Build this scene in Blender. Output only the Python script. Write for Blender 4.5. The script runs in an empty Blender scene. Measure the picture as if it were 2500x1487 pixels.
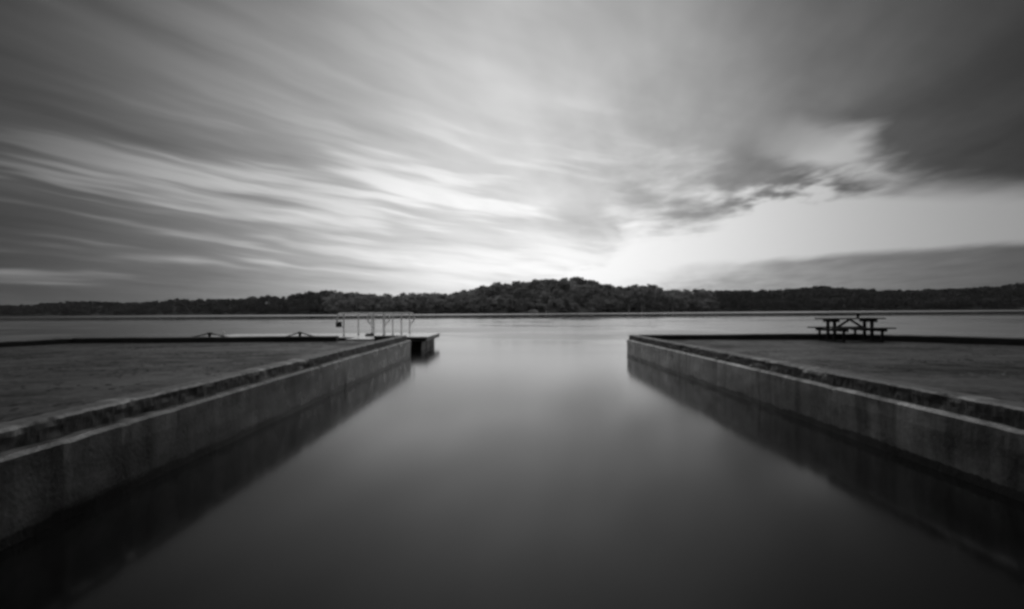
import bpy, bmesh, math, random
import numpy as np
from mathutils import Vector, noise as mnoise

random.seed(7)
rng = np.random.default_rng(11)
R = math.radians
scene = bpy.context.scene
COL = scene.collection

# ------------------------------------------------------------------ camera
EYE = 1.62                       # metres above the water
FPX = 1240.0                     # focal length in photograph pixels (2500 wide)
cam_d = bpy.data.cameras.new('camera')
cam = bpy.data.objects.new('camera', cam_d)
COL.objects.link(cam)
cam.location = (0, 0, EYE)
cam.rotation_euler = (R(90), R(0.39), 0)
cam_d.sensor_width = 36.0
cam_d.lens = FPX / 2500 * 36.0
cam_d.shift_x = 10 / 2500
cam_d.shift_y = 18.5 / 2500
cam_d.clip_start = 0.05
cam_d.clip_end = 20000
scene.camera = cam


# ------------------------------------------------------------------ node helper
class NT:
    def __init__(self, tree):
        self.t = tree
        self.n = tree.nodes
        self.l = tree.links

    def node(self, typ, **kw):
        nd = self.n.new(typ)
        for k, v in kw.items():
            setattr(nd, k, v)
        return nd

    def put(self, sock, v):
        if isinstance(v, bpy.types.NodeSocket):
            self.l.new(v, sock)
        else:
            sock.default_value = v

    def m(self, op, a, b=0.0, c=0.0, clamp=False):
        nd = self.node('ShaderNodeMath', operation=op, use_clamp=clamp)
        for i, v in enumerate((a, b, c)):
            self.put(nd.inputs[i], v)
        return nd.outputs[0]

    def add(self, a, b): return self.m('ADD', a, b)
    def sub(self, a, b): return self.m('SUBTRACT', a, b)
    def mul(self, a, b): return self.m('MULTIPLY', a, b)
    def div(self, a, b): return self.m('DIVIDE', a, b)

    def ramp(self, v, a, b, lo=0.0, hi=1.0, smooth=True):
        nd = self.node('ShaderNodeMapRange', interpolation_type='SMOOTHSTEP' if smooth else 'LINEAR')
        self.put(nd.inputs[0], v)
        for i, x in enumerate((a, b, lo, hi)):
            self.put(nd.inputs[1 + i], x)
        return nd.outputs[0]

    def mix(self, f, a, b):
        # a*(1-f)+b*f on floats
        nd = self.node('ShaderNodeMix', data_type='FLOAT')
        self.put(nd.inputs[0], f)
        self.put(nd.inputs[2], a)
        self.put(nd.inputs[3], b)
        return nd.outputs[0]

    def vec(self, x, y, z):
        nd = self.node('ShaderNodeCombineXYZ')
        for i, v in enumerate((x, y, z)):
            self.put(nd.inputs[i], v)
        return nd.outputs[0]

    def grey(self, v):
        nd = self.node('ShaderNodeCombineColor')
        for i in range(3):
            self.put(nd.inputs[i], v)
        return nd.outputs[0]

    def noise(self, vec, scale=1.0, detail=3.0, rough=0.5, dist=0.0):
        nd = self.node('ShaderNodeTexNoise')
        self.put(nd.inputs['Vector'], vec)
        nd.inputs['Scale'].default_value = scale
        nd.inputs['Detail'].default_value = detail
        nd.inputs['Roughness'].default_value = rough
        nd.inputs['Distortion'].default_value = dist
        return nd.outputs[0]

    def xyz(self, vec):
        nd = self.node('ShaderNodeSeparateXYZ')
        self.put(nd.inputs[0], vec)
        return nd.outputs[0], nd.outputs[1], nd.outputs[2]


# ------------------------------------------------------------------ world: streaked dusk sky
SUN_AZ, SUN_EL = R(3), R(58)      # azimuth from +Y towards +X
world = bpy.data.worlds.new('World')
scene.world = world
world.use_nodes = True
wt = world.node_tree
wt.nodes.clear()
W = NT(wt)
tc = W.node('ShaderNodeTexCoord')
x, y, z = W.xyz(tc.outputs['Generated'])
zc = W.add(W.m('MAXIMUM', z, 0.0), 0.035)
px, py = W.div(x, zc), W.div(y, zc)               # a cloud layer seen from below
WA = R(18)                                         # the wind blows along this azimuth
along = W.add(W.mul(px, math.sin(WA)), W.mul(py, math.cos(WA)))
acr = W.sub(W.mul(px, math.cos(WA)), W.mul(py, math.sin(WA)))
# streaks drawn out by the wind
az = W.m('ARCTAN2', x, y)
hyp = W.m('SQRT', W.add(W.add(W.mul(x, x), W.mul(y, y)), 1e-4))
v = W.m('MINIMUM', W.div(W.m('MAXIMUM', z, 0.0), hyp), 3.0)
v0 = W.sub(v, 0.18)
hv = W.add(W.mul(W.add(v0, W.m('SQRT', W.add(W.mul(v0, v0), 0.0144))), 0.5), W.mul(v, 0.25))
d0 = W.sub(0.90, az)
dd = W.add(W.mul(W.add(d0, W.m('SQRT', W.add(W.mul(d0, d0), 0.05))), 0.5), 0.04)
psi = W.div(hv, dd)                                # constant along one streak
lg = W.m('LOGARITHM', dd, math.e)
wob = W.mul(W.sub(W.noise(W.vec(W.mul(az, 3.2), W.mul(v, 5.0), 3.1), 1.0, 3), 0.5), 0.13)
lpsi = W.m('LOGARITHM', W.add(psi, 0.05), math.e)   # bands widen upwards
ps = W.add(lpsi, W.mul(wob, 1.2))
st1 = W.noise(W.vec(W.mul(ps, 3.3), W.mul(lg, 2.2), 0.0), 1.0, 2.0, 0.5)
st2 = W.noise(W.vec(W.mul(ps, 8.5), W.mul(lg, 3.6), 5.0), 1.0, 2.0, 0.5)
st3 = W.noise(W.vec(W.mul(ps, 19.0), W.mul(lg, 8.0), 9.0), 1.0, 2.0, 0.5)
s_hi = W.add(W.add(W.mul(st1, 0.46), W.mul(st2, 0.44)), W.mul(st3, 0.10))
s_lo = W.add(W.add(W.mul(st1, 0.22), W.mul(st2, 0.53)), W.mul(st3, 0.25))
streak = W.mix(W.ramp(v, 0.22, 0.42), s_lo, s_hi)
acw = acr
# glow round the hidden sun, over the grey of an overcast dome that is brightest overhead
gx, gy, gz = math.sin(R(1)) * math.cos(R(6)), math.cos(R(1)) * math.cos(R(6)), math.sin(R(6))
zp = W.m('MAXIMUM', z, 0.0)
zs = W.mul(zp, 0.72)
ln = W.m('SQRT', W.add(W.add(W.mul(x, x), W.mul(y, y)), W.mul(zs, zs)))
dot = W.div(W.add(W.add(W.mul(x, gx), W.mul(y, gy)), W.mul(zs, gz)), ln)
t = W.ramp(dot, -0.25, 1.0, 0.0, 1.0, smooth=False)
dome = W.add(0.055, W.mul(W.ramp(z, 0.46, 1.0), 0.45))
G = W.add(W.mul(W.m('POWER', W.m('MAXIMUM', t, 0.0), 11.0), 1.0), dome)


def bump(v, c, w):
    q = W.div(W.sub(v, c), w)
    return W.m('EXPONENT', W.mul(W.mul(q, q), -1.0))


# edge of the cloud deck on the right and the far bank under it
w1 = W.sub(W.noise(W.vec(W.mul(px, 1.5), W.mul(py, 1.1), 2.0), 1.0, 4.0, 0.55), 0.5)
w2 = W.sub(W.noise(W.vec(W.mul(acw, 1.5), W.mul(along, 0.35), 7.0), 1.0, 3.0, 0.5), 0.5)
w3 = W.sub(W.noise(W.vec(W.mul(acr, 2.6), W.mul(along, 0.75), 15.0), 1.0, 4.0, 0.55), 0.5)
broken = W.ramp(px, 3.4, 2.0)
left_edge = W.sub(1.08, W.mul(W.ramp(py, 6.0, 9.5), 0.75))
e = W.m('MINIMUM', W.mul(W.sub(px, left_edge), 0.85), W.sub(py, 3.22))
e = W.add(e, W.mul(W.add(W.mul(w1, 2.2), W.mul(w2, 1.5)), W.mix(broken, 0.22, 1.0)))
lets = W.mul(bump(px, 2.05, 0.48), bump(py, 3.75, 0.62))
e = W.sub(e, W.mul(lets, 0.62))
e = W.add(e, W.mul(W.mul(lets, W.sub(W.noise(W.vec(W.mul(acr, 4.4), W.mul(along, 2.6), 6.0), 1.0, 3.0, 0.5), 0.5)), 4.2))
clear = W.ramp(e, -0.25, 0.75)
# a torn slit along the deck's edge
hd = W.m('ABSOLUTE', W.add(W.mul(W.sub(px, 1.32), -0.54), W.mul(W.sub(py, 2.54), 0.84)))
hole = W.mul(W.ramp(W.add(hd, W.mul(w1, 0.9)), 0.30, 0.0), W.mul(W.ramp(px, 1.0, 1.9), W.ramp(px, 3.2, 2.4)))
clear = W.m('MAXIMUM', clear, W.mul(hole, W.ramp(w2, -0.2, 0.15, 0.45, 0.85)))
bk = W.sub(W.add(W.mul(px, 0.582), W.mul(py, 0.814)), 7.75)
bk = W.add(bk, W.add(W.mul(w2, 1.3), W.mul(w1, 0.35)))
bank = W.mul(W.ramp(bk, -0.25, 0.7), W.ramp(W.add(px, W.mul(w2, 1.5)), 2.1, 4.6))
clear = W.mul(clear, W.sub(1.0, W.mul(bank, 0.88)))
# thin places between the streaks, towards the left horizon


gap = W.mul(bump(psi, 0.133, 0.026), W.mul(W.ramp(az, -0.42, -0.12), W.ramp(az, 0.22, 0.0)))
gap2 = W.mul(bump(psi, 0.085, 0.034), W.mul(W.ramp(az, -0.85, -0.6), W.ramp(az, -0.1, -0.35)))
strk = W.add(streak, W.add(W.mul(gap, 0.15), W.mul(gap2, 0.11)))
thin = W.mul(W.ramp(strk, 0.49, 0.66), W.mul(W.ramp(py, 1.8, 3.6), W.ramp(py, 16.0, 8.0)))
thin = W.mul(thin, W.ramp(px, 1.2, 0.2))
low = W.mul(W.ramp(v, 0.19, 0.09), W.mul(bump(az, 0.06, 0.30), W.ramp(px, 2.6, 1.4)))
low = W.mul(low, W.ramp(strk, 0.38, 0.60, 0.35, 1.0))
op = W.m('MAXIMUM', W.m('MAXIMUM', clear, low), W.mul(thin, W.ramp(w3, -0.2, 0.2, 0.55, 0.9)))
nish = W.node('ShaderNodeTexSky', sky_type='NISHITA')
nish.sun_disc = False
nish.sun_elevation = SUN_EL
nish.sun_rotation = SUN_AZ
bw = W.node('ShaderNodeRGBToBW')
W.l.new(nish.outputs[0], bw.inputs[0])
nsky = W.m('MINIMUM', W.mul(bw.outputs[0], 0.05), 0.5)
clear_l = W.add(W.mul(W.m('POWER', G, 0.60), 0.86), W.mul(nsky, 0.2))
thick = W.ramp(px, 0.0, 2.2)
thick = W.mul(thick, W.ramp(py, 6.5, 3.5))
contrast = W.mul(W.ramp(px, 0.4, -1.3, 0.05, 0.38), W.ramp(py, 18.0, 7.0, 0.4, 1.0))
mott = W.mul(W.add(W.mul(w1, 0.40), W.mul(w3, 0.55)), W.ramp(px, -0.6, 1.3, 0.35, 1.0))
cl = W.add(W.add(0.60, mott), W.mul(W.mul(W.sub(strk, 0.5), 2.6), contrast))
cl = W.mul(cl, W.sub(1.0, W.mul(thick, 0.41)))
cloud_l = W.mul(G, W.m('MAXIMUM', cl, 0.05))
lum = W.mix(op, cloud_l, clear_l)
bg = W.node('ShaderNodeBackground')
W.put(bg.inputs[0], W.grey(W.mul(lum, 10.0)))
bg.inputs[1].default_value = 0.1
wo = W.node('ShaderNodeOutputWorld')
W.l.new(bg.outputs[0], wo.inputs[0])

# ------------------------------------------------------------------ sun behind the cloud, ahead and low
sun_d = bpy.data.lights.new('sun', 'SUN')
sun_d.energy = 0.65
sun_d.angle = R(20)
sun_d.color = (1.0, 1.0, 1.0)
sun = bpy.data.objects.new('sun', sun_d)
COL.objects.link(sun)
sd = Vector((math.sin(SUN_AZ) * math.cos(SUN_EL), math.cos(SUN_AZ) * math.cos(SUN_EL), math.sin(SUN_EL)))
sun.rotation_euler = sd.to_track_quat('Z', 'Y').to_euler()
sun.location = (0, 0, 60)

scene.view_settings.view_transform = 'Standard'
scene.view_settings.look = 'None'
scene.view_settings.gamma = 1.0
scene.view_settings.exposure = 0.15
scene.view_settings.use_curve_mapping = False
scene.render.engine = 'CYCLES'
scene.cycles.filter_width = 3.0            # the softness of a pinhole picture
scene.cycles.max_bounces = 6


# ------------------------------------------------------------------ materials
def mat(name):
    m = bpy.data.materials.new(name)
    m.use_nodes = True
    T = NT(m.node_tree)
    b = m.node_tree.nodes['Principled BSDF']
    return m, T, b


def plain(name, v, rough=0.6, spec=0.5, metal=0.0, var=0.25, scale=6.0):
    m, T, b = mat(name)
    g = T.node('ShaderNodeNewGeometry')
    n = T.noise(g.outputs['Position'], scale, 4, 0.6)
    T.put(b.inputs['Base Color'], T.grey(T.mul(T.ramp(n, 0.3, 0.7, 1 - var, 1 + var), v)))
    T.put(b.inputs['Roughness'], T.ramp(n, 0.3, 0.7, rough - 0.06, rough + 0.06))
    b.inputs['Specular IOR Level'].default_value = spec
    b.inputs['Metallic'].default_value = metal
    return m


def concrete(name, v, damp=0.45, tide=True, runs=True, worn=False):
    m, T, b = mat(name)
    g = T.node('ShaderNodeNewGeometry')
    P = g.outputs['Position']
    X, Y, Z = T.xyz(P)
    big = T.noise(P, 0.55, 4, 0.6)
    mid = T.noise(P, 3.3, 5, 0.65)
    fine = T.noise(P, 28.0, 4, 0.7)
    col = T.add(T.add(T.mul(big, 0.9), T.mul(mid, 0.75)), T.mul(fine, 0.35))
    col = T.mul(T.ramp(col, 0.55, 1.45, 0.45, 1.55), v)
    if runs:
        run = T.noise(T.vec(T.mul(X, 2.0), T.mul(Y, 3.4), T.mul(Z, 0.22)), 1.0, 4, 0.6)
        col = T.mul(col, T.ramp(run, 0.34, 0.62, 0.5, 1.3))
        blot = T.noise(T.vec(X, T.mul(Y, 0.9), T.mul(Z, 1.6)), 1.0, 5, 0.7)
        col = T.mul(col, T.ramp(blot, 0.38, 0.62, 0.6, 1.3))
        rust = T.noise(T.vec(X, T.mul(Y, 1.5), T.mul(Z, 0.15)), 1.0, 2, 0.5)
        col = T.mul(col, T.ramp(rust, 0.66, 0.70, 1.0, 0.55))
    if worn:                                  # bare aggregate on worn edges, pale mortar patches
        edge = T.ramp(g.outputs['Pointiness'], 0.515, 0.60)
        col = T.mul(col, T.add(1.0, T.mul(edge, 2.2)))
        pat = T.noise(T.vec(0.0, T.mul(Y, 1.3), T.mul(Z, 0.8)), 1.0, 3, 0.6)
        col = T.mul(col, T.ramp(pat, 0.58, 0.66, 0.85, 2.0))
    rough = T.ramp(mid, 0.3, 0.7, damp - 0.08, damp + 0.12)
    if tide:
        ed = T.add(Z, T.mul(T.sub(T.noise(P, 2.4, 6, 0.75), 0.5), 0.17))
        wet = T.ramp(ed, 0.075, 0.105)
        col = T.mul(col, T.mix(wet, 0.16, 1.0))
        rough = T.mix(wet, 0.38, rough)
    T.put(b.inputs['Base Color'], T.grey(col))
    T.put(b.inputs['Roughness'], rough)
    b.inputs['Specular IOR Level'].default_value = 0.5
    bm_ = T.node('ShaderNodeBump')
    bm_.inputs['Strength'].default_value = 0.5
    bm_.inputs['Distance'].default_value = 0.02
    T.put(bm_.inputs['Height'], T.add(T.mul(mid, 0.6), T.mul(fine, 0.5)))
    T.l.new(bm_.outputs[0], b.inputs['Normal'])
    return m


def deck_mat(name, v):
    m, T, b = mat(name)
    g = T.node('ShaderNodeNewGeometry')
    P = g.outputs['Position']
    X, Y, Z = T.xyz(P)
    big = T.noise(T.vec(T.mul(X, 0.30), T.mul(Y, 0.42), 0.0), 1.0, 4, 0.6, 0.5)
    mid = T.noise(T.vec(T.mul(X, 1.5), T.mul(Y, 1.9), 4.0), 1.0, 5, 0.7, 0.4)
    fine = T.noise(P, 11.0, 6, 0.75)
    spot = T.noise(T.vec(T.mul(X, 1.3), T.mul(Y, 2.0), 12.0), 1.0, 5, 0.7)
    joint = T.noise(T.vec(T.mul(X, 0.35), T.mul(Y, 0.2), 20.0), 1.0, 5, 0.7)
    patch = T.add(T.add(T.mul(big, 0.9), T.mul(mid, 0.7)), T.mul(fine, 0.6))
    col = T.mul(T.ramp(patch, 0.75, 1.45, 0.25, 1.9), v)
    dirt = T.m('MAXIMUM', T.ramp(spot, 0.60, 0.68), T.ramp(T.m('ABSOLUTE', T.sub(joint, 0.5)), 0.010, 0.002))
    col = T.mul(col, T.mix(dirt, 1.0, 0.3))
    T.put(b.inputs['Base Color'], T.grey(col))
    T.put(b.inputs['Roughness'], T.ramp(patch, 0.75, 1.45, 0.66, 0.40))
    T.put(b.inputs['Specular IOR Level'], T.mul(T.mix(dirt, 1.0, 0.25), T.ramp(patch, 0.8, 1.4, 0.08, 0.5)))
    bm_ = T.node('ShaderNodeBump')
    bm_.inputs['Strength'].default_value = 0.5
    bm_.inputs['Distance'].default_value = 0.02
    T.put(bm_.inputs['Height'], T.add(mid, T.mul(fine, 0.9)))
    T.l.new(bm_.outputs[0], b.inputs['Normal'])
    return m


M = {}
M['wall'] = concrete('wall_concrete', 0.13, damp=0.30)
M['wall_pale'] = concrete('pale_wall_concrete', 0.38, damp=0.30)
M['lip'] = concrete('lip_concrete', 0.10, damp=0.5, tide=False, runs=False, worn=True)
M['kerb'] = concrete('kerb_concrete', 0.05, damp=0.6, tide=False, runs=False)
M['deck'] = deck_mat('deck_concrete', 0.032)
M['chunk'] = concrete('chunk_concrete', 0.22, damp=0.7, tide=False, runs=False)
M['alu'] = plain('aluminium_decking', 0.82, 0.20, 0.5, 0.0, 0.08, 3)
M['rail'] = plain('rail_tube', 0.85, 0.35, 0.5, 0.0, 0.1, 3)
M['dark'] = plain('dark_rubber', 0.018, 0.6)
M['float'] = plain('float_plastic', 0.012, 0.5)
M['frame'] = plain('dock_frame', 0.16, 0.45, 0.5, 0.3)
M['wood'] = plain('weathered_wood', 0.045, 0.7, 0.3)
M['rope'] = plain('dark_rope', 0.03, 0.8, 0.2)
M['white'] = plain('white_paint', 0.8, 0.5)
M['rock'] = plain('pale_rock', 0.42, 0.8, 0.3, 0, 0.4, 0.5)
M['roof'] = plain('pale_roof', 0.5, 0.6)
M['trunk'] = plain('trunk_bark', 0.05, 0.9, 0.2)
M['pale_trunk'] = plain('pale_bark', 0.7, 0.8, 0.2)
M['soil'] = plain('forest_floor', 0.035, 0.9, 0.2, 0, 0.4, 0.1)


def leaf_mat(name, v):
    m, T, b = mat(name)
    g = T.node('ShaderNodeNewGeometry')
    oi = T.node('ShaderNodeObjectInfo')
    n = T.noise(g.outputs['Position'], 0.035, 3, 0.6)
    n2 = T.noise(g.outputs['Position'], 0.35, 2, 0.6)
    rnd = T.ramp(oi.outputs['Random'], 0, 1, 0.7, 1.3, False)
    c = T.mul(T.mul(T.ramp(n, 0.35, 0.65, 0.65, 1.35), T.ramp(n2, 0.3, 0.7, 0.7, 1.3)), T.mul(rnd, v))
    T.put(b.inputs['Base Color'], T.grey(c))
    b.inputs['Roughness'].default_value = 0.7
    b.inputs['Specular IOR Level'].default_value = 0.2
    tr = T.node('ShaderNodeBsdfTranslucent')
    T.put(tr.inputs[0], T.grey(T.mul(c, 1.2)))
    mx = T.node('ShaderNodeMixShader')
    mx.inputs[0].default_value = 0.4
    T.l.new(b.outputs[0], mx.inputs[1])
    T.l.new(tr.outputs[0], mx.inputs[2])
    T.l.new(mx.outputs[0], m.node_tree.nodes['Material Output'].inputs[0])
    return m


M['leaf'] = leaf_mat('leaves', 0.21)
M['leaf_dimmed'] = leaf_mat('dimmed_leaves', 0.075)  # same leaves, with the lens falloff towards the sides put into the colour
M['needle'] = leaf_mat('needles', 0.07)

# water: slow exposure of a nearly still lake
mw, T, b = mat('lake_water')
g = T.node('ShaderNodeNewGeometry')
P = g.outputs['Position']
X, Y, Z = T.xyz(P)
# wind-ruffled lanes on the open water, calm near the piers
lane = T.noise(T.vec(T.mul(X, 0.016), T.mul(Y, 0.035), 1.0), 1.0, 4, 0.6)
lane2 = T.noise(T.vec(T.mul(X, 0.10), T.mul(T.add(Y, T.mul(X, 0.4)), 0.09), 4.0), 1.0, 3, 0.55)
lanes = T.ramp(T.add(T.mul(lane, 0.55), T.mul(lane2, 0.45)), 0.43, 0.57)
mid = T.mul(T.ramp(Y, 14.0, 34.0), T.ramp(Y, 150.0, 100.0))
shore = T.ramp(T.add(Y, T.mul(lane, 60)), 330.0, 390.0)
rgh = T.mix(T.mul(mid, lanes), 0.12, 0.20)
rgh = T.mix(T.ramp(T.add(Y, T.mul(T.sub(lane2, 0.5), 120.0)), 80.0, 200.0), rgh, 0.06)          # a calm lane before the far shore
rgh = T.mix(shore, rgh, 0.16)
T.put(b.inputs['Roughness'], rgh)
# at a flat angle only the near faces of the ripples show
tilt = T.add(T.mul(shore, 0.095), T.mul(T.mul(mid, T.mix(lanes, 0.25, 1.0)), 0.035))
nrm = T.node('ShaderNodeVectorMath', operation='NORMALIZE')
T.put(nrm.inputs[0], T.vec(0.0, T.mul(tilt, -1.0), 1.0))
T.l.new(nrm.outputs[0], b.inputs['Normal'])
b.inputs['Specular IOR Level'].default_value = 0.5
b.inputs['Base Color'].default_value = (0.003, 0.003, 0.003, 1)
b.inputs['IOR'].default_value = 1.333
M['water'] = mw


# ------------------------------------------------------------------ mesh helpers
def link(name, me, m=None, parent=None, loc=(0, 0, 0)):
    o = bpy.data.objects.new(name, me)
    COL.objects.link(o)
    o.location = loc
    if m is not None:
        me.materials.append(m)
    if parent is not None:
        o.parent = parent
    return o


def tag(o, label=None, cat=None, group=None, kind=None):
    for k, v in (('label', label), ('category', cat), ('group', group), ('kind', kind)):
        if v:
            o[k] = v
    return o


def empty(name, loc=(0, 0, 0), rz=0.0):
    o = bpy.data.objects.new(name, None)
    COL.objects.link(o)
    o.location = loc
    o.rotation_euler = (0, 0, rz)
    o.empty_display_size = 0.3
    return o


def build(name, bm, m, parent=None, loc=(0, 0, 0), smooth=False, bevel=0.0):
    if bevel > 0:
        bmesh.ops.bevel(bm, geom=bm.edges[:], offset=bevel, segments=2, affect='EDGES', profile=0.6)
    bmesh.ops.recalc_face_normals(bm, faces=bm.faces[:])
    me = bpy.data.meshes.new(name)
    bm.to_mesh(me)
    bm.free()
    if smooth:
        for p in me.polygons:
            p.use_smooth = True
    return link(name, me, m, parent, loc)


def box(bm, x0, x1, y0, y1, z0, z1):
    vs = [bm.verts.new((a, b_, c)) for a in (x0, x1) for b_ in (y0, y1) for c in (z0, z1)]
    for f in ((0, 1, 3, 2), (4, 6, 7, 5), (0, 4, 5, 1), (2, 3, 7, 6), (0, 2, 6, 4), (1, 5, 7, 3)):
        bm.faces.new([vs[i] for i in f])
    return vs


def beam(bm, a, b_, w, h):
    """square bar from a to b"""
    a, b_ = Vector(a), Vector(b_)
    d = (b_ - a).normalized()
    up = Vector((0, 0, 1)) if abs(d.z) < 0.9 else Vector((0, 1, 0))
    s = d.cross(up).normalized()
    u = s.cross(d).normalized()
    r = []
    for p in (a, b_):
        r.append([bm.verts.new(p + s * (w / 2 * i) + u * (h / 2 * j)) for i, j in ((-1, -1), (1, -1), (1, 1), (-1, 1))])
    for k in range(4):
        bm.faces.new((r[0][k], r[0][(k + 1) % 4], r[1][(k + 1) % 4], r[1][k]))
    bm.faces.new(r[0][::-1])
    bm.faces.new(r[1])


def tube(bm, pts, rad, n=10):
    pts = [Vector(p) for p in pts]
    rings = []
    prev = None
    for i, p in enumerate(pts):
        d = (pts[min(i + 1, len(pts) - 1)] - pts[max(i - 1, 0)]).normalized()
        if prev is None:
            up = Vector((0, 0, 1)) if abs(d.z) < 0.9 else Vector((1, 0, 0))
            s = d.cross(up).normalized()
        else:
            s = (prev - d * prev.dot(d)).normalized()
        prev = s
        u = d.cross(s)
        rr = rad[i] if isinstance(rad, (list, tuple)) else rad
        rings.append([bm.verts.new(p + (s * math.cos(k * 2 * math.pi / n) + u * math.sin(k * 2 * math.pi / n)) * rr) for k in range(n)])
    for a, b_ in zip(rings, rings[1:]):
        for k in range(n):
            bm.faces.new((a[k], a[(k + 1) % n], b_[(k + 1) % n], b_[k]))
    bm.faces.new(rings[0][::-1])
    bm.faces.new(rings[-1])


def nz(*p):
    return mnoise.noise(Vector(p))


def fbm(p, o=4):
    return mnoise.fractal(Vector(p), 1.0, 2.0, o)


# ------------------------------------------------------------------ water
def grid_sheet(name, xs, ys, zf, m, **kw):
    vs = [(x_, y_, zf(x_, y_)) for y_ in ys for x_ in xs]
    nx = len(xs)
    fs = [(j * nx + i, j * nx + i + 1, (j + 1) * nx + i + 1, (j + 1) * nx + i) for j in range(len(ys) - 1) for i in range(nx - 1)]
    me = bpy.data.meshes.new(name)
    me.from_pydata(vs, [], fs)
    me.update()
    return link(name, me, m, **kw)


tag(grid_sheet('lake', [-3000, 3000], [-200, 2500], lambda a, c: 0.0, M['water']), kind='structure')
tag(grid_sheet('lake_bed', [-3000, 3000], [-200, 2500], lambda a, c: -1.8, M['soil']), kind='structure')


# ------------------------------------------------------------------ the two concrete piers
def sweep(name, prof, ys, m, parent, disp, smooth=False):
    """sweep a profile [(x, z)] along Y; disp(i, x, y, z) -> (dx, dy, dz)"""
    vs, fs = [], []
    n = len(prof)
    for y_ in ys:
        for i, (px_, pz_) in enumerate(prof):
            d = disp(i, px_, y_, pz_)
            vs.append((px_ + d[0], y_ + d[1], pz_ + d[2]))
    for j in range(len(ys) - 1):
        for i in range(n - 1):
            fs.append((j * n + i, j * n + i + 1, (j + 1) * n + i + 1, (j + 1) * n + i))
    fs.append(tuple(range(n)))
    fs.append(tuple(range((len(ys) - 1) * n, len(ys) * n))[::-1])
    bm = bmesh.new()
    bv = [bm.verts.new(v) for v in vs]
    for f in fs:
        bm.faces.new([bv[i] for i in f])
    return build(name, bm, m, parent, smooth=smooth)


def subdiv(poly, step):
    out = []
    for (a, b_) in zip(poly, poly[1:]):
        k = max(1, int(math.hypot(b_[0] - a[0], b_[1] - a[1]) / step))
        for i in range(k):
            f = i / k
            out.append((a[0] + (b_[0] - a[0]) * f, a[1] + (b_[1] - a[1]) * f))
    out.append(poly[-1])
    return out


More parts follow.
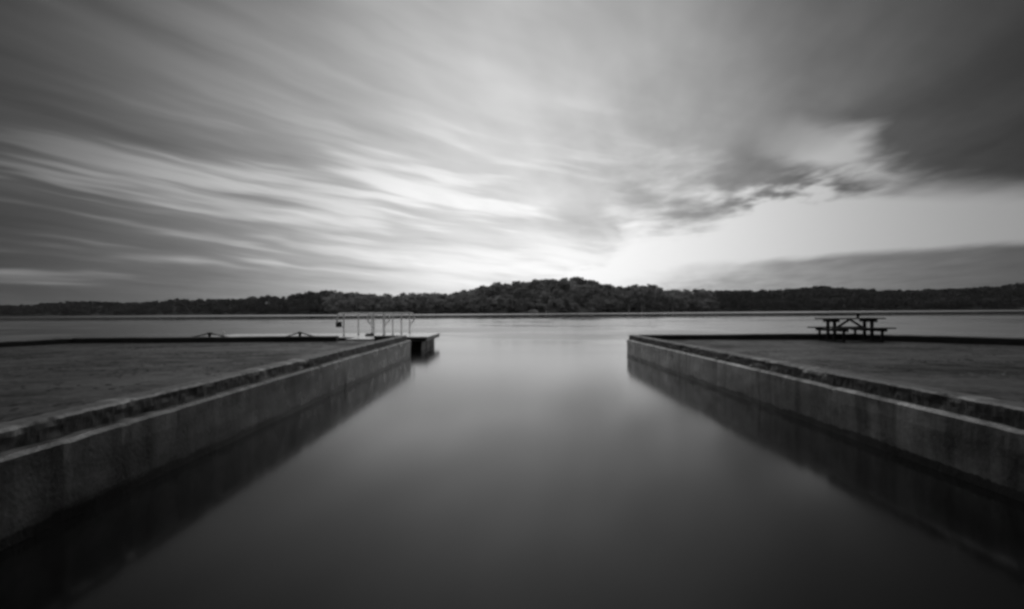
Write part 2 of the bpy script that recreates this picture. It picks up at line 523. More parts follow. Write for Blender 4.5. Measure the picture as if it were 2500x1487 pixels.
def make_pier(side, xw, ledge, lip_z, deck_z, y_end, outer, gap, label, broken, seed):
    """side -1 left, +1 right; xw = channel face; outer = plan points of the far kerb from the channel corner outwards"""
    root = empty('concrete_pier', (0, 0, 0))
    tag(root, label, 'pier', 'concrete piers either side of the channel')
    s = side
    xl = xw + s * (0.13 if s < 0 else 0.08)                   # face of the raised lip
    # channel wall
    prof = subdiv([(xw, -1.7), (xw, ledge - 0.03), (xw + s * 0.03, ledge), (xw + s * 0.5, ledge)], 0.16)

    def dw(i, a, yy, zz):
        n1 = fbm((a * 2 + seed, yy * 0.7, zz * 2.0)) * 0.018
        rag = 0.0
        if zz > ledge - 0.07:            # chipped arris
            rag = -max(0.0, fbm((yy * 3.3, seed, 1.0)) - 0.25) * 0.035
        cut = 0.009 if zz < ledge - 0.01 and any(abs(yy - q) < 0.005 for q in grooves) else 0.0   # pour joints
        return (s * (-n1 - rag * 0.8 + cut), 0, rag + (n1 * 0.4 if zz > 0 else 0))
    grooves = [yy + random.uniform(-0.3, 0.3) for yy in np.arange(11.0 if s < 0 else 8.6, y_end - 1, 4.4)]
    ys = sorted(list(np.linspace(-10, y_end, 330)) + [q + k for q in grooves for k in (-0.010, -0.004, 0.004, 0.010)])
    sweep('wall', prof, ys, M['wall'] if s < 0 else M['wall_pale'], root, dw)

    # raised, eroded lip along the channel
    x0, x1 = xl, xl + s * 0.24
    lp = subdiv([(x0, ledge - 0.04), (x0, lip_z - 0.02), (x0 + s * 0.025, lip_z), (x1 - s * 0.02, lip_z), (x1, lip_z - 0.02), (x1, deck_z - 0.05)], 0.04)
    hgt = lip_z - ledge

    def dl(i, a, yy, zz):
        up = min(1.0, max(0.0, (zz - ledge + 0.01) / hgt))
        front = max(0.0, 1 - abs(a - x0) / 0.2)
        n1 = fbm((yy * 1.7, seed + 3, zz * 1.5))
        n2 = fbm((yy * 3.7, seed + 7 + a * 3, zz * 9))
        n3 = fbm((yy * 12.0, seed + 17 + a * 8, zz * 15))
        bite = max(0.0, n1 * 1.2 + n2 * 0.8 - 0.18)
        dx = s * front * (bite * 0.10 * broken + n2 * 0.02 * broken + n3 * 0.008)
        dz = -up * front * (bite * 0.07 * broken) + up * (n2 * 0.010 * broken + n3 * 0.006)
        return (dx, 0, dz)
    sweep('kerb_lip', lp, list(np.linspace(-10, y_end + 0.02, 1300)), M['lip'], root, dl)

    # far kerb round the other sides of the deck (polyline in plan)
    def kerb(pts, nm):
        bm = bmesh.new()
        pts = [Vector((p[0], p[1], 0)) for p in pts]
        fine = []
        for a, b_ in zip(pts, pts[1:]):
            k = max(1, int((b_ - a).length / 0.25))
            for i in range(k):
                fine.append(a.lerp(b_, i / k))
        fine.append(pts[-1])
        rings = []
        for i, p in enumerate(fine):
            d = (fine[min(i + 1, len(fine) - 1)] - fine[max(i - 1, 0)]).normalized()
            nrm = Vector((-d.y, d.x, 0)) * s          # towards outside
            h = lip_z - 0.01 + 0.05 * min(1.0, max(0.0, (abs(p.x) - 5) / 6)) * (s > 0) + 0.012 * fbm((p.x * 0.8, p.y * 0.8, seed))
            e_ = 0.015 * fbm((p.x * 2, p.y * 2, seed + 4))
            rings.append([bm.verts.new(v) for v in (
                p + Vector((0, 0, deck_z - 0.1)) - nrm * e_, p + Vector((0, 0, h - 0.025)) - nrm * e_, p + nrm * 0.03 + Vector((0, 0, h)),
                p + nrm * 0.27 + Vector((0, 0, h)), p + nrm * 0.30 + Vector((0, 0, h - 0.03)), p + nrm * 0.30 + Vector((0, 0, deck_z - 0.1)))])
        for a, b_ in zip(rings, rings[1:]):
            for k in range(5):
                bm.faces.new((a[k], a[k + 1], b_[k + 1], b_[k]))
        bm.faces.new(rings[0])
        bm.faces.new(rings[-1][::-1])
        return build(nm, bm, M['kerb'], root)
    if gap:
        kerb([outer[0], (gap[1], outer[0][1])], 'far_kerb')
        kerb([(gap[0], outer[0][1])] + outer[1:], 'far_kerb')
    else:
        kerb(outer, 'far_kerb')
    # deck slab and its outer faces
    bm = bmesh.new()
    plan = [(x1 - s * 0.02, -10.0), (x1 - s * 0.02, outer[0][1] + 0.34)]
    cx = outer[1]
    plan += [(cx[0] + s * 0.34, cx[1] + 0.34)]
    for p in outer[2:]:
        plan.append((p[0] + s * 0.34, p[1]))
    top = [bm.verts.new((a, c, deck_z)) for a, c in plan]
    bot = [bm.verts.new((a, c, -1.75)) for a, c in plan]
    bm.faces.new(top)
    bm.faces.new(bot[::-1])
    for k in range(len(plan)):
        k2 = (k + 1) % len(plan)
        bm.faces.new((top[k], top[k2], bot[k2], bot[k]))
    build('deck', bm, M['deck'], root)
    return root


DECK = 0.60
make_pier(-1, -3.50, 0.64, 0.805, DECK, 18.25, [(-3.92, 18.30), (-15.7, 18.30), (-16.35, 15.6), (-17.2, -10)], (-6.2, -4.82),
          'long concrete pier left of the channel, leading to the floating dock', 0.28, 2.0)
make_pier(1, 4.30, 0.60, 0.77, DECK, 18.40, [(4.72, 18.30), (11.4, 17.3), (14.3, 13.8), (18.6, -10)], None,
          'concrete pier right of the channel with a picnic table on it', 0.42, 9.0)


# rubble on the ledges
def chunk(x_, y_, z_, r_, label):
    bm = bmesh.new()
    bmesh.ops.create_icosphere(bm, subdivisions=2, radius=1)
    sc = Vector((random.uniform(.7, 1.1), random.uniform(.9, 1.5), random.uniform(.45, .7)))
    sd_ = random.random() * 50
    for v in bm.verts:
        k = 1 + 0.45 * nz(v.co.x * 1.6 + sd_, v.co.y * 1.6, v.co.z * 1.6)
        v.co = Vector((v.co.x * sc.x, v.co.y * sc.y, max(-0.42, v.co.z * sc.z))) * k * r_
    o = build('concrete_chunk', bm, M['chunk'], None, (x_, y_, z_ + r_ * 0.35))
    tag(o, label, 'rubble', 'broken concrete on the pier ledges')


for yy, rr, lab in ((10.6, .04, 'pale concrete chunk on the right ledge, farther from the camera of two'),
                    (9.1, .04, 'pale concrete chunk on the right ledge, nearer the camera of two')):
    chunk(4.35, yy, 0.61, rr, lab)
# grit and leaf litter lying on the decks
def litter(name, n, x0, x1, y0, y1, m, r0, r1, label, seed):
    r = np.random.default_rng(seed)
    octv = np.array([(1, 0, 0), (0, 1, 0), (-1, 0, 0), (0, -1, 0), (0, 0, 1), (0, 0, -0.2)], float)
    octf = np.array([(0, 1, 4), (1, 2, 4), (2, 3, 4), (3, 0, 4), (1, 0, 5), (2, 1, 5), (3, 2, 5), (0, 3, 5)])
    vs, fs = [], []
    while len(vs) < n:
        xx, yy = r.uniform(x0, x1), r.uniform(y0, y1)
        if fbm((xx * 0.4, yy * 1.1, seed)) < r.uniform(0.0, 0.6):
            continue
        q = octv * r.uniform(0.6, 1.3, (6, 3)) * r.uniform(r0, r1)
        q[:, 2] *= 0.2
        an = r.uniform(0, 6.28)
        c_, s_ = math.cos(an), math.sin(an)
        q = np.stack([q[:, 0] * c_ - q[:, 1] * s_ + xx, q[:, 0] * s_ + q[:, 1] * c_ + yy, q[:, 2] + DECK + 0.003], 1)
        fs.append(octf + 6 * len(vs))
        vs.append(q)
    me_ = bpy.data.meshes.new(name)
    me_.from_pydata(np.concatenate(vs).tolist(), [], np.concatenate(fs).tolist())
    tag(link(name, me_, m), label, 'litter', kind='stuff')


litter('leaf_litter', 800, -15.3, -4.1, 3, 18.1, M['rope'], 0.012, 0.05, 'dark leaf litter and stains scattered over the left pier deck', 5)
litter('grit', 2200, -15.3, -4.1, 3, 18.1, M['chunk'], 0.008, 0.025, 'pale grit scattered over the left pier deck', 6)
litter('leaf_litter', 450, 4.9, 12.5, 3, 15.5, M['rope'], 0.012, 0.04, 'dark leaf litter and stains scattered over the right pier deck', 7)
litter('grit', 2200, 4.9, 12.5, 3, 15.5, M['chunk'], 0.008, 0.025, 'pale grit scattered over the right pier deck', 8)

# ------------------------------------------------------------------ floating dock with its railings
dock = empty('floating_dock', (-8.5, 23.5, 0))
tag(dock, 'low floating dock with pale decking and dark floats beyond the left pier', 'dock')
bm = bmesh.new()
box(bm, -5.2, 5.1, -2.1, 2.1, 0.555, 0.605)
build('decking', bm, M['alu'], dock, bevel=0.008)
bm = bmesh.new()
box(bm, -5.15, 5.05, -2.04, -1.94, 0.40, 0.555)
box(bm, -5.15, 5.05, 1.94, 2.04, 0.40, 0.555)
box(bm, -5.15, -5.05, -1.94, 1.94, 0.40, 0.555)
box(bm, 4.95, 5.05, -1.94, 1.94, 0.40, 0.555)
build('frame', bm, M['frame'], dock)
bm = bmesh.new()
box(bm, -0.62, 0.62, -0.60, 0.60, -0.28, 0.398)
f0 = build('float', bm, M['float'], None, bevel=0.05)
first = True
for fx in (-4.3, -2.65, -1.0, 0.65, 2.3, 4.2):
    for fy in (-1.32, 0.0, 1.32):
        o = f0 if first else f0.copy()
        if not first:
            COL.objects.link(o)
        first = False
        o.parent = dock
        o.location = (fx, fy, 0)
# gangway plate through the gap in the kerb
gw = empty('gangway', (-5.5, 20.0, 0))
tag(gw, 'pale ramp plate bridging the kerb gap to the floating dock', 'gangway')
bm = bmesh.new()
box(bm, -0.62, 0.62, -0.95, 1.45, 0.612, 0.642)
build('plate', bm, M['alu'], gw, bevel=0.005)
for sx in (-0.6, 0.6):
    bm = bmesh.new()
    box(bm, sx - 0.03, sx + 0.03, -0.95, 1.45, 0.56, 0.611)
    build('side_beam', bm, M['frame'], gw)


def railing(a, b_, nposts, label):
    a, b_ = Vector(a), Vector(b_)
    d = (b_ - a)
    L = d.length
    root = empty('railing', (a.x, a.y, 0.607), math.atan2(d.y, d.x))
    tag(root, label, 'railing', 'tube railings on the floating dock')
    H = 1.0
    r = 0.23
    # top tube, curling over at both ends
    pts = []
    for k in range(9):
        an = math.pi * 1.05 * (1 - k / 8) + math.pi / 2
        pts.append((math.cos(an) * r + 0.05, 0, H - r + math.sin(an) * r))
    for k in range(9):
        an = math.pi / 2 - math.pi * 1.05 * (k / 8)
        pts.append((L - 0.05 + math.cos(an) * r, 0, H - r + math.sin(an) * r))
    bm = bmesh.new()
    tube(bm, pts, 0.036, 10)
    build('top_rail', bm, M['rail'], root, smooth=True)
    for k in range(nposts):
        t_ = (k + 0.5) / nposts if nposts > 1 else 0.5
        xx = 0.25 + (L - 0.5) * k / (nposts - 1)
        bm = bmesh.new()
        tube(bm, [(xx, 0, 0.0), (xx, 0, H - 0.035)], 0.031, 8)
        po = build('post', bm, M['rail'], root, smooth=True)
        bm = bmesh.new()
        tube(bm, [(xx, 0, 0.0), (xx, 0, 0.015)], 0.06, 10)
        build('foot_plate', bm, M['frame'], po)
    for xa, xb in ((0.02, 0.25), (L - 0.02, L - 0.25)):
        bm = bmesh.new()
        tube(bm, [(xa, 0, H - 2 * r + 0.02), (xb, 0, 0.30)], 0.02, 8)
        build('brace', bm, M['rail'], root, smooth=True)
    return root


ra = railing((-7.35, 22.2), (-6.0, 25.3), 4, 'pale tube railing with curled end, left one of the pair on the floating dock')
rb = railing((-5.95, 21.95), (-4.75, 25.2), 5, 'pale tube railing with curled end, right one of the pair on the floating dock')
# dark life-ring box hung on the near end of the left railing
bm = bmesh.new()
box(bm, -0.11, 0.11, -0.09, 0.09, -0.12, 0.12)
o = build('lock_box', bm, M['dark'], None, (-7.38, 22.16, 1.13), bevel=0.02)
tag(o, 'small dark box hung on the near end of the left railing', 'box')


# ------------------------------------------------------------------ mooring posts with slack lines
def mooring(x_, y_, zb, hw, label):
    root = empty('mooring_post', (x_, y_, zb))
    tag(root, label, 'mooring post', 'low mooring posts behind the left kerb')
    bm = bmesh.new()
    tube(bm, [(0, 0, 0), (0, 0, 0.2)], 0.05, 10)
    po = build('post', bm, M['wood'], root)
    bm = bmesh.new()
    tube(bm, [(0, 0, 0.195), (0, 0, 0.21), (0, 0, 0.25), (0, 0, 0.265)], [0.05, 0.085, 0.085, 0.05], 12)
    build('post_cap', bm, M['dark'], po)
    for sg in (-1, 1):
        bm = bmesh.new()
        tube(bm, [(sg * hw * k / 10, 0.0, 0.22 * (1 - k / 10) - 0.04 * math.sin(math.pi * k / 10) * 0.5 + 0.01) for k in range(11)], 0.024, 6)
        build('rope', bm, M['rope'], root)


# behind the kerb they rise from a low timber stringer
st = empty('timber_stringer', (-11.4, 19.4, 0))
tag(st, 'dark timber fender beam along the far side of the left pier', 'beam')
bm = bmesh.new()
box(bm, -4.2, 4.0, -0.22, 0.22, 0.45, 0.66)
build('beam', bm, M['wood'], st, bevel=0.015)
for k in range(5):
    bm = bmesh.new()
    tube(bm, [(-3.8 + k * 1.9, 0.0, -1.8), (-3.8 + k * 1.9, 0.0, 0.447)], 0.11, 10)
    build('pile', bm, M['wood'], st)
mooring(-11.4, 19.4, 0.661, 1.15, 'dark mooring post with slack ropes behind the left kerb, the one farther from the railings')
mooring(-7.95, 19.4, 0.661, 0.95, 'dark mooring post with slack ropes behind the left kerb, beside the gap')
# white marker and a dark bundle on the dock
bm = bmesh.new()
tube(bm, [(0, 0, 0), (0, 0, 0.17), (0, 0, 0.22)], [0.06, 0.055, 0.02], 10)
tag(build('dock_marker', bm, M['white'], None, (-12.9, 23.0, 0.607)), 'tiny white marker cone at the left end of the floating dock', 'marker')
bm = bmesh.new()
pts = []
for k in range(60):
    an = k * 2 * math.pi / 14
    pts.append((math.cos(an) * (0.2 - k * 0.0012), math.sin(an) * (0.2 - k * 0.0012), 0.02 + 0.03 * (k // 14)))
tube(bm, pts, 0.018, 6)
tag(build('rope_coil', bm, M['rope'], None, (-5.95, 20.9 + 0.9, 0.607)), 'small dark coil of rope lying on the pale dock deck', 'rope')

# ------------------------------------------------------------------ picnic table
tb = empty('picnic_table', (11.1, 16.5, DECK))
tag(tb, 'dark wooden picnic table with attached benches on the right pier', 'picnic table')


def tpart(name, bv, m='wood', bevel=0.004):
    bm = bmesh.new()
    box(bm, *bv)
    return build(name, bm, M[m], tb, bevel=bevel)


for k in range(5):
    yy = -0.36 + k * 0.148
    tpart('tabletop_board', (-0.915, 0.915, yy, yy + 0.138, 0.715, 0.755))
for sg in (-1, 1):
    for k in range(2):
        yy = sg * 0.65 - 0.14 + k * 0.145
        tpart('seat_board', (-0.915, 0.915, yy, yy + 0.135, 0.415, 0.455))
for fx in (-0.60, 0.60):
    tpart('top_support', (fx - 0.045, fx + 0.045, -0.36, 0.36, 0.625, 0.713))
    tpart('seat_support', (fx - 0.045, fx + 0.045, -0.78, 0.78, 0.33, 0.413))
    for yy in (-0.17, 0.17):
        tpart('leg', (fx - 0.036, fx + 0.036, yy - 0.036, yy + 0.036, 0.0, 0.712))
    tpart('foot', (fx - 0.04, fx + 0.04, -0.585, 0.585, 0.0, 0.05))
    for yy in (-0.62, 0.62):
        tpart('seat_leg', (fx - 0.028, fx + 0.028, yy - 0.03, yy + 0.03, 0.0, 0.328))
    bm = bmesh.new()
    beam(bm, (fx * 0.92, 0.0, 0.36), (fx * 0.04, 0.0, 0.69), 0.07, 0.05)
    build('brace', bm, M['wood'], tb)
bm = bmesh.new()
tube(bm, [(0, 0, 0), (0, 0, 0.11), (0, 0, 0.13)], [0.036, 0.045, 0.042], 14)
tag(build('cup', bm, M['dark'], None, (11.1 + 0.27, 16.5, DECK + 0.756)), 'dark drinking cup standing on the picnic table', 'cup')

# ------------------------------------------------------------------ far shore: hills and forest
SKY = [(-900, 742), (-400, 738), (0, 744), (70, 744), (100, 741), (170, 735), (230, 735), (300, 738), (360, 737), (440, 728), (520, 730), (600, 729), (645, 721),
       (690, 725), (730, 715), (800, 711), (850, 713), (900, 717), (1000, 716), (1060, 715), (1100, 718), (1120, 713), (1165, 707),
       (1180, 697), (1250, 688), (1300, 686), (1350, 680), (1410, 678), (1450, 685), (1490, 695), (1505, 700), (1560, 695), (1580, 694),
       (1610, 698), (1625, 708), (1700, 707), (1850, 709), (1900, 707), (1950, 702), (2010, 699), (2060, 703), (2140, 708), (2250, 706),
       (2330, 705), (2400, 698), (2450, 697), (2500, 692), (2900, 688), (3400, 700)]
SHORE = [(-900, 1150), (0, 1080), (400, 980), (640, 800), (800, 640), (1100, 560), (1300, 530), (1500, 545), (1700, 640), (2000, 690), (2500, 700), (3400, 700)]
sx_, sy_ = zip(*SKY)
dx_, dy_ = zip(*SHORE)


def prof(u):
    """u = photograph column -> shore distance, ridge distance, tree-top height at the ridge"""
    ys_ = np.interp(u, dx_, dy_)
    h_px = (762 + (1240 - u) * 0.0068) - np.interp(u, sx_, sy_)
    depth = np.clip(60 + h_px * 1.6, 60, 210)
    yr = ys_ + depth
    return ys_, yr, h_px / FPX * yr + EYE


TREE_H = 13.0


def ground(u, t):
    ys_, yr, ht = prof(u)
    g_ = np.maximum(ht - TREE_H * np.clip(ht / 24, 0.55, 1.0), 1.0)
    k = np.clip(t, 0, 1)
    s_ = np.where(k < 0.06, k / 0.06 * 0.04, 0.04 + 0.96 * np.sin((k - 0.06) / 0.94 * math.pi / 2) ** 1.15)
    return g_ * s_


us = np.arange(-900, 3401, 20.0)
ts = np.array([-0.03, 0.0, 0.03, 0.06, 0.15, 0.3, 0.45, 0.6, 0.75, 0.9, 1.0, 1.3, 1.8])
vs = []
for t_ in ts:
    ys_, yr, ht = prof(us)
    Yw = ys_ + (yr - ys_) * t_
    Xw = (us - 1240) / FPX * Yw
    zg = ground(us, np.full_like(us, t_)) if t_ > 0 else np.full_like(us, -0.6 if t_ < 0 else 0.15)
    if t_ > 1.0:
        zg = ground(us, np.full_like(us, 1.0)) * (0.8 if t_ < 1.5 else 0.3)
    vs += list(zip(Xw.tolist(), Yw.tolist(), zg.tolist()))
nx = len(us)
fs = [(j * nx + i, j * nx + i + 1, (j + 1) * nx + i + 1, (j + 1) * nx + i) for j in range(len(ts) - 1) for i in range(nx - 1)]
me = bpy.data.meshes.new('hills')
me.from_pydata(vs, [], fs)
for p in me.polygons:
    p.use_smooth = True
tag(link('hills', me, M['soil']), kind='structure')


def crown_arrays(kind, nq, seed):
    """leaf-clump quads of a unit tree (height 1, base 0)"""
    r = np.random.default_rng(seed)
    if kind == 'pine':
        t_ = r.random(nq) ** 0.8
        zc_ = 0.18 + 0.80 * t_
        rad = (1 - t_) ** 0.8 * 0.19 * (0.55 + 0.45 * np.sqrt(r.random(nq))) + 0.01
        an = r.random(nq) * 2 * math.pi
        c = np.stack([np.cos(an) * rad, np.sin(an) * rad, zc_ - rad * 0.25], 1)
        size = 0.035 + 0.03 * (1 - t_)
    else:
        nl = 13
        lob = np.stack([r.normal(0, 0.17, nl), r.normal(0, 0.17, nl), r.uniform(0.25, 0.84, nl)], 1)
        lob[0] = (0, 0, 0.76)
        lr = r.uniform(0.08, 0.21, nl)
        w = r.integers(0, nl, nq)
        d = r.normal(size=(nq, 3))
        d /= np.linalg.norm(d, axis=1)[:, None]
        rr = lr[w] * (0.5 + 0.65 * r.random(nq))
        c = lob[w] + d * rr[:, None] * np.array([1, 1, 0.85])
        size = r.uniform(0.02, 0.046, nq)
    a = r.normal(size=(nq, 3))
    a /= np.linalg.norm(a, axis=1)[:, None]
    b2 = r.normal(size=(nq, 3))
    b2 -= a * (a * b2).sum(1)[:, None]
    b2 /= np.linalg.norm(b2, axis=1)[:, None]
    a = a * np.atleast_1d(size)[:, None]
    b2 = b2 * np.atleast_1d(size)[:, None] * 0.8
    v = np.stack([c - a - b2, c + a - b2 * 0.6, c + a * 0.8 + b2, c - a * 0.7 + b2 * 0.9], 1)
    return v                                             # nq,4,3


def mesh_quads(name, v):
    n = v.shape[0]
    me = bpy.data.meshes.new(name)
    me.vertices.add(n * 4)
    me.vertices.foreach_set('co', v.reshape(-1).astype(np.float32))
    me.loops.add(n * 4)
    me.loops.foreach_set('vertex_index', np.arange(n * 4, dtype=np.int32))
    me.polygons.add(n)
    me.polygons.foreach_set('loop_start', np.arange(0, n * 4, 4, dtype=np.int32))
    me.polygons.foreach_set('loop_total', np.full(n, 4, dtype=np.int32))
    me.update(calc_edges=True)
    return me


LEAFY = [crown_arrays('leaf', 760, 100 + k) for k in range(7)]
PINES = [crown_arrays('pine', 300, 200 + k) for k in range(3)]
crown_me = []
for k, v in enumerate(LEAFY + PINES):
    me = mesh_quads('crown', v)
    me.materials.append(M['leaf'] if k < 7 else M['needle'])
    crown_me.append(me)
crown_dimmed = []
for me in crown_me[:7]:
    md = me.copy()
    md.materials[0] = M['leaf_dimmed']
    crown_dimmed.append(md)


def trunk_mesh(rad, m, limbs=4, top=0.75):
    bm = bmesh.new()
    tube(bm, [(0, 0, -0.04), (0.004, 0, 0.2), (-0.006, 0.004, 0.45), (0.0, 0, top)], [rad * 1.25, rad, rad * 0.75, rad * 0.3], 7)
    for k in range(limbs):
        an = k * 2.4
        z0 = 0.36 + 0.09 * k
        tube(bm, [(0, 0, z0), (math.cos(an) * 0.08, math.sin(an) * 0.08, z0 + 0.07), (math.cos(an) * 0.17, math.sin(an) * 0.17, z0 + 0.17)], [rad * 0.5, rad * 0.36, rad * 0.15], 5)
    bmesh.ops.recalc_face_normals(bm, faces=bm.faces[:])
    me = bpy.data.meshes.new('trunk')
    bm.to_mesh(me)
    bm.free()
    me.materials.append(m)
    return me


T_LEAF = trunk_mesh(0.018, M['trunk'])
T_PINE = trunk_mesh(0.014, M['trunk'], 0, 0.95)
T_PALE = trunk_mesh(0.034, M['pale_trunk'], 4, 0.8)


def put_tree(name, kind, u, t_, h, label, group, wide=1.0, trunk=None):
    ys_, yr, ht = prof(u)
    Yw = float(ys_ + (yr - ys_) * t_)
    Xw = float((u - 1240) / FPX * Yw)
    zg = float(ground(np.array([u]), np.array([t_]))[0])
    root = empty(name, (Xw, Yw, zg - 0.2), random.uniform(0, 6.28))
    tag(root, label, 'tree', group)
    k = random.randrange(7) if kind == 'leaf' else 7 + random.randrange(3)
    c = link('crown', (crown_dimmed if kind == 'leaf' and (u < 800 or u > 1750) else crown_me)[k], None, root)
    c.scale = (h * wide, h * wide, h)
    if trunk:                                # tall bare stem, crown only at the top
        c.scale = (h * wide * 0.8, h * wide * 0.8, h * 0.6)
        c.location.z = h * 0.36
    tr = link('trunk', trunk or (T_LEAF if kind == 'leaf' else T_PINE), None, root)
    tr.scale = (h, h, h)
    return root


# the front rows, tree by tree
count = 0
GROUPS = [(-60, 640, 'leafy tree with edge falloff in its leaf colour on the low far shore at the left', 'trees on the far left shore'),
          (640, 1110, 'leafy tree on the far shore behind the floating dock and railings', 'trees on the shore behind the dock'),
          (1110, 1505, 'leafy tree on the rounded wooded hill across the lake', 'trees on the wooded hill'),
          (1505, 1700, 'leafy tree on the shore right beside the wooded hill', 'trees beside the wooded hill'),
          (1700, 2560, 'leafy tree with edge falloff in its leaf colour on the far shore behind the right pier', 'trees on the far right shore')]
for u0, u1, lab, grp in GROUPS:
    u = u0
    row = 0
    while u < u1:
        ys_, yr, ht = prof(u)
        rows = (0.07,) if u < 640 else (0.07, 0.2) if u < 1110 or u > 1700 else (0.07, 0.20, 0.36, 0.54, 0.74, 0.95)
        for tt in rows:
            if 1505 <= u < 1700 and tt > 0.4:
                continue
            h = TREE_H * random.uniform(0.65, 1.25)
            uu = u + random.uniform(-7, 7)
            tj = tt + random.uniform(-0.04, 0.04)
            if count < 290:
                put_tree('leafy_tree', 'leaf', uu, max(0.045, tj), h, lab, grp, random.uniform(0.85, 1.6))
                count += 1
        u += FPX * (12.5 if u < 640 else 10.0) / float(ys_) * random.uniform(0.9, 1.3)
print('single trees', count)
# trees that stand out
put_tree('pine_tree', 'pine', 1253, 0.98, 14.5, 'pointed conifer on the left shoulder of the wooded hill skyline', 'conifers on the skyline')
put_tree('pine_tree', 'pine', 1410, 0.98, 15, 'pointed conifer at the very top of the wooded hill', 'conifers on the skyline')
put_tree('pine_tree', 'pine', 1535, 0.6, 16, 'pointed conifer rising just right of the wooded hill', 'conifers on the skyline')
for u, lab in ((1536, 'tree with a pale bare trunk at the water, leftmost of three right of the hill'),
               (1567, 'tree with the tallest pale trunk at the water, middle of three'),
               (1642, 'tree with a pale bare trunk at the water, rightmost of three right of the hill')):
    put_tree('pale_trunk_tree', 'leaf', u, 0.02, 19, lab, 'pale trunks at the water', 0.8, T_PALE)

for u in (1510, 1524, 1549, 1560, 1580, 1592, 1606, 1617):
    put_tree('tall_tree', 'leaf', u + random.uniform(-3, 3), 0.06 + random.uniform(0, 0.12), random.uniform(22, 27), 'tall slender tree in the clump just right of the wooded hill', 'tall trees right of the hill', random.uniform(0.5, 0.7))

# the mass of the wood behind them
N = 3600
uu = rng.uniform(-850, 3350, N)
tt = rng.random(N) ** 0.8 * 1.08 + 0.03
ys_, yr, ht = prof(uu)
Yw = ys_ + (yr - ys_) * tt
Xw = (uu - 1240) / FPX * Yw
zg = ground(uu, np.minimum(tt, 1.0))
hh = TREE_H * np.clip(ht / 24, 0.55, 1.0) * rng.uniform(0.62, 1.2, N)
chunks = []
for k in range(N):
    pine = rng.random() < 0.02
    v = PINES[rng.integers(3)] if pine else LEAFY[rng.integers(7)]
    v = v[rng.permutation(v.shape[0])[:230]]
    an = rng.random() * 6.283
    c_, s_ = math.cos(an), math.sin(an)
    w = 1.0 if pine else rng.uniform(0.8, 1.75)
    # larger leaf masses, fewer of them
    cen = v.mean(1, keepdims=True)
    v = cen + (v - cen) * 1.7
    q = np.empty_like(v)
    q[..., 0] = (v[..., 0] * c_ - v[..., 1] * s_) * hh[k] * w + Xw[k]
    q[..., 1] = (v[..., 0] * s_ + v[..., 1] * c_) * hh[k] * w + Yw[k]
    q[..., 2] = v[..., 2] * hh[k] * (1.05 if pine else 1.0) + zg[k] - 0.3
    chunks.append(q)
side = (uu < 800) | (uu > 1750)  # columns whose leaf colour carries the painted edge falloff
for msk, mm, lab in ((~side, 'leaf', 'dense woodland covering the hill straight across the lake'), (side, 'leaf_dimmed', 'woodland with edge falloff put into its colour on the low hills at both sides of the lake')):
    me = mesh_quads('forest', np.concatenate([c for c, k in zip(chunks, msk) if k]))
    tag(link('forest', me, M[mm]), lab, 'forest', kind='stuff')


def at(u, t_):
    ys_, yr, ht = prof(u)
    Yw = float(ys_ + (yr - ys_) * t_)
    return Vector((float((u - 1240) / FPX * Yw), Yw, float(ground(np.array([u]), np.array([t_]))[0])))


# rock outcrop at the foot of the hill
bm = bmesh.new()
bmesh.ops.create_icosphere(bm, subdivisions=4, radius=1)
for v in bm.verts:
    k = 1 + 0.28 * fbm((v.co.x * 1.4 + 3, v.co.y * 1.4, v.co.z * 1.4))
    v.co = Vector((v.co.x * 5.6, v.co.y * 3.0, v.co.z * 3.4)) * k
p = at(1302, 0.03)
tag(build('rock_outcrop', bm, M['rock'], None, (p.x, p.y, 0.6)), 'rounded pale rock outcrop at the waterline below the wooded hill', 'rock')
# white marker post
bm = bmesh.new()
tube(bm, [(0, 0, -0.8), (0, 0, 2.2), (0, 0, 2.7)], [0.5, 0.5, 0.15], 10)
p = at(1333, 0.0)
tag(build('marker_post', bm, M['white'], None, (p.x, p.y - 2, 0)), 'small white marker post at the waterline beside the pale rock', 'post')
# low pale shore wall
bm = bmesh.new()
box(bm, -11, 11, -0.8, 0.8, -0.8, 1.7)
p = at(1608, 0.0)
tag(build('shore_wall', bm, M['rock'], None, (p.x, p.y - 1.5, 0), bevel=0.15), 'low pale stone wall on the far shore right of the hill', 'wall')
# pale-roofed house on the ridge to the left
hr = at(825, 0.93)
hs = empty('house', (hr.x, hr.y, hr.z + 6.0))
tag(hs, 'pale-roofed house showing between the trees on the left ridge', 'house')
bm = bmesh.new()
box(bm, -3.0, 3.0, -3, 3, -7, 3.5)
build('wall', bm, M['trunk'], hs)
bm = bmesh.new()
rv = [bm.verts.new(v) for v in ((-3.4, -3.4, 3.4), (3.4, -3.4, 3.4), (3.4, 3.4, 3.4), (-3.4, 3.4, 3.4), (-3.4, 0, 5.6), (3.4, 0, 5.6))]
for f in ((0, 1, 5, 4), (2, 3, 4, 5), (0, 4, 3), (1, 2, 5), (0, 3, 2, 1)):
    bm.faces.new([rv[i] for i in f])
build('roof', bm, M['roof'], hs)


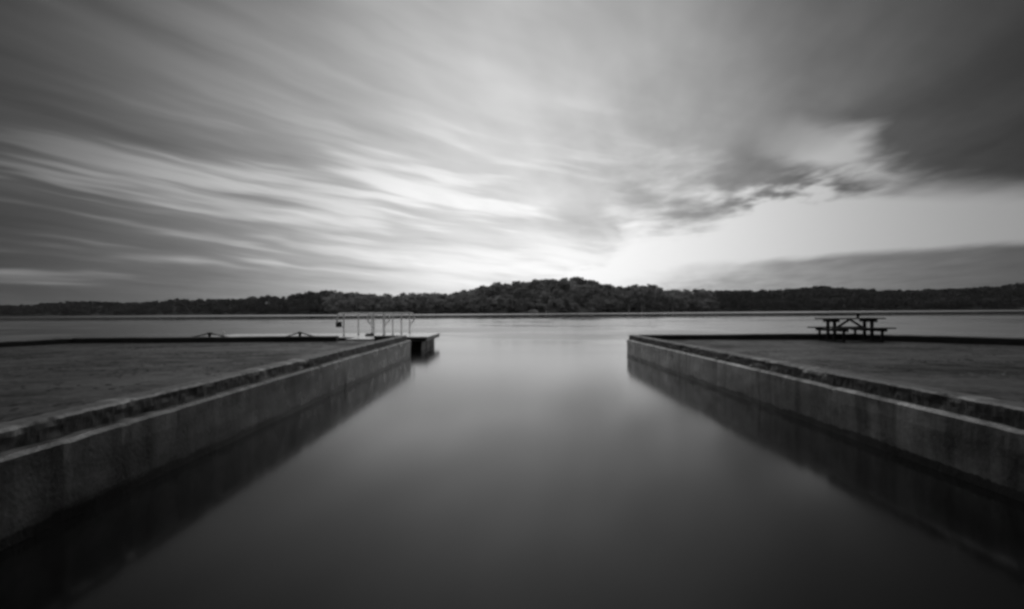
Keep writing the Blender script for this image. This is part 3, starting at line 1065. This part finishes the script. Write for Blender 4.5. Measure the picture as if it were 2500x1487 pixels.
# ------------------------------------------------------------------ unseen home shore; its trees are added to shade the near walls
xs = list(np.linspace(-70, 70, 36))
ysb = [-60, -40, -25, -16, -11, -8, -6.2, -5.2, -2, 2, 6]
tag(grid_sheet('shore_bank', xs, ysb, lambda a, c: (-0.5 if c > -5.5 and abs(a) < 20 else min(1.6, (-5.4 - c) * 0.35) if abs(a) < 20 else 0.5) + 0.12 * nz(a * 0.3, c * 0.3, 1.0), M['soil']), kind='structure')
added_tree_crowns = []
for k in range(2):                                   # seen from close by: many small leaves
    v = crown_arrays('leaf', 7000, 300 + k)
    cen = v.mean(1, keepdims=True)
    me = mesh_quads('crown', cen + (v - cen) * 0.42)
    me.materials.append(M['leaf_dimmed'])
    added_tree_crowns.append(me)
for k, (bx, by, bh) in enumerate(((-22, -7, 17), (-16, -10, 19), (-11, -6.5, 16), (-6.5, -9, 18), (-2, -11, 19), (3, -10, 18), (8, -7.5, 17), (13, -9, 19), (18, -6.5, 16), (24, -9, 18), (-22.5, -1, 17), (-23, 4.5, 16), (24.5, -2, 17), (25.5, 4, 16), (-6.5, -7.2, 21), (6.5, -7.4, 21))):
    root = empty('added_tree', (bx, by, 0.2), k * 1.3)
    tag(root, 'unseen leafy tree added behind the viewpoint to shade the near walls', 'tree', 'added shade trees behind the viewpoint')
    c = link('crown', added_tree_crowns[k % 2], None, root)
    wd = 1.5 if bh > 20 else 1.25
    c.scale = (bh * wd, bh * wd, bh)
    tr = link('trunk', T_LEAF, None, root)
    tr.scale = (bh, bh, bh)


# ------------------------------------------------------------------ thin evening haze over the lake
mh = bpy.data.materials.new('haze')
mh.use_nodes = True
mh.node_tree.nodes.clear()
H = NT(mh.node_tree)
pv = H.node('ShaderNodeVolumePrincipled')
pv.inputs['Color'].default_value = (0.9, 0.9, 0.9, 1)
pv.inputs['Density'].default_value = 0.00006
pv.inputs['Anisotropy'].default_value = 0.72
ho = H.node('ShaderNodeOutputMaterial')
H.l.new(pv.outputs[0], ho.inputs['Volume'])
bm = bmesh.new()
box(bm, -3100, 3100, -300, 2600, -3.0, 90.0)
tag(build('haze', bm, mh), 'thin evening haze hanging over the lake', 'haze', kind='stuff')
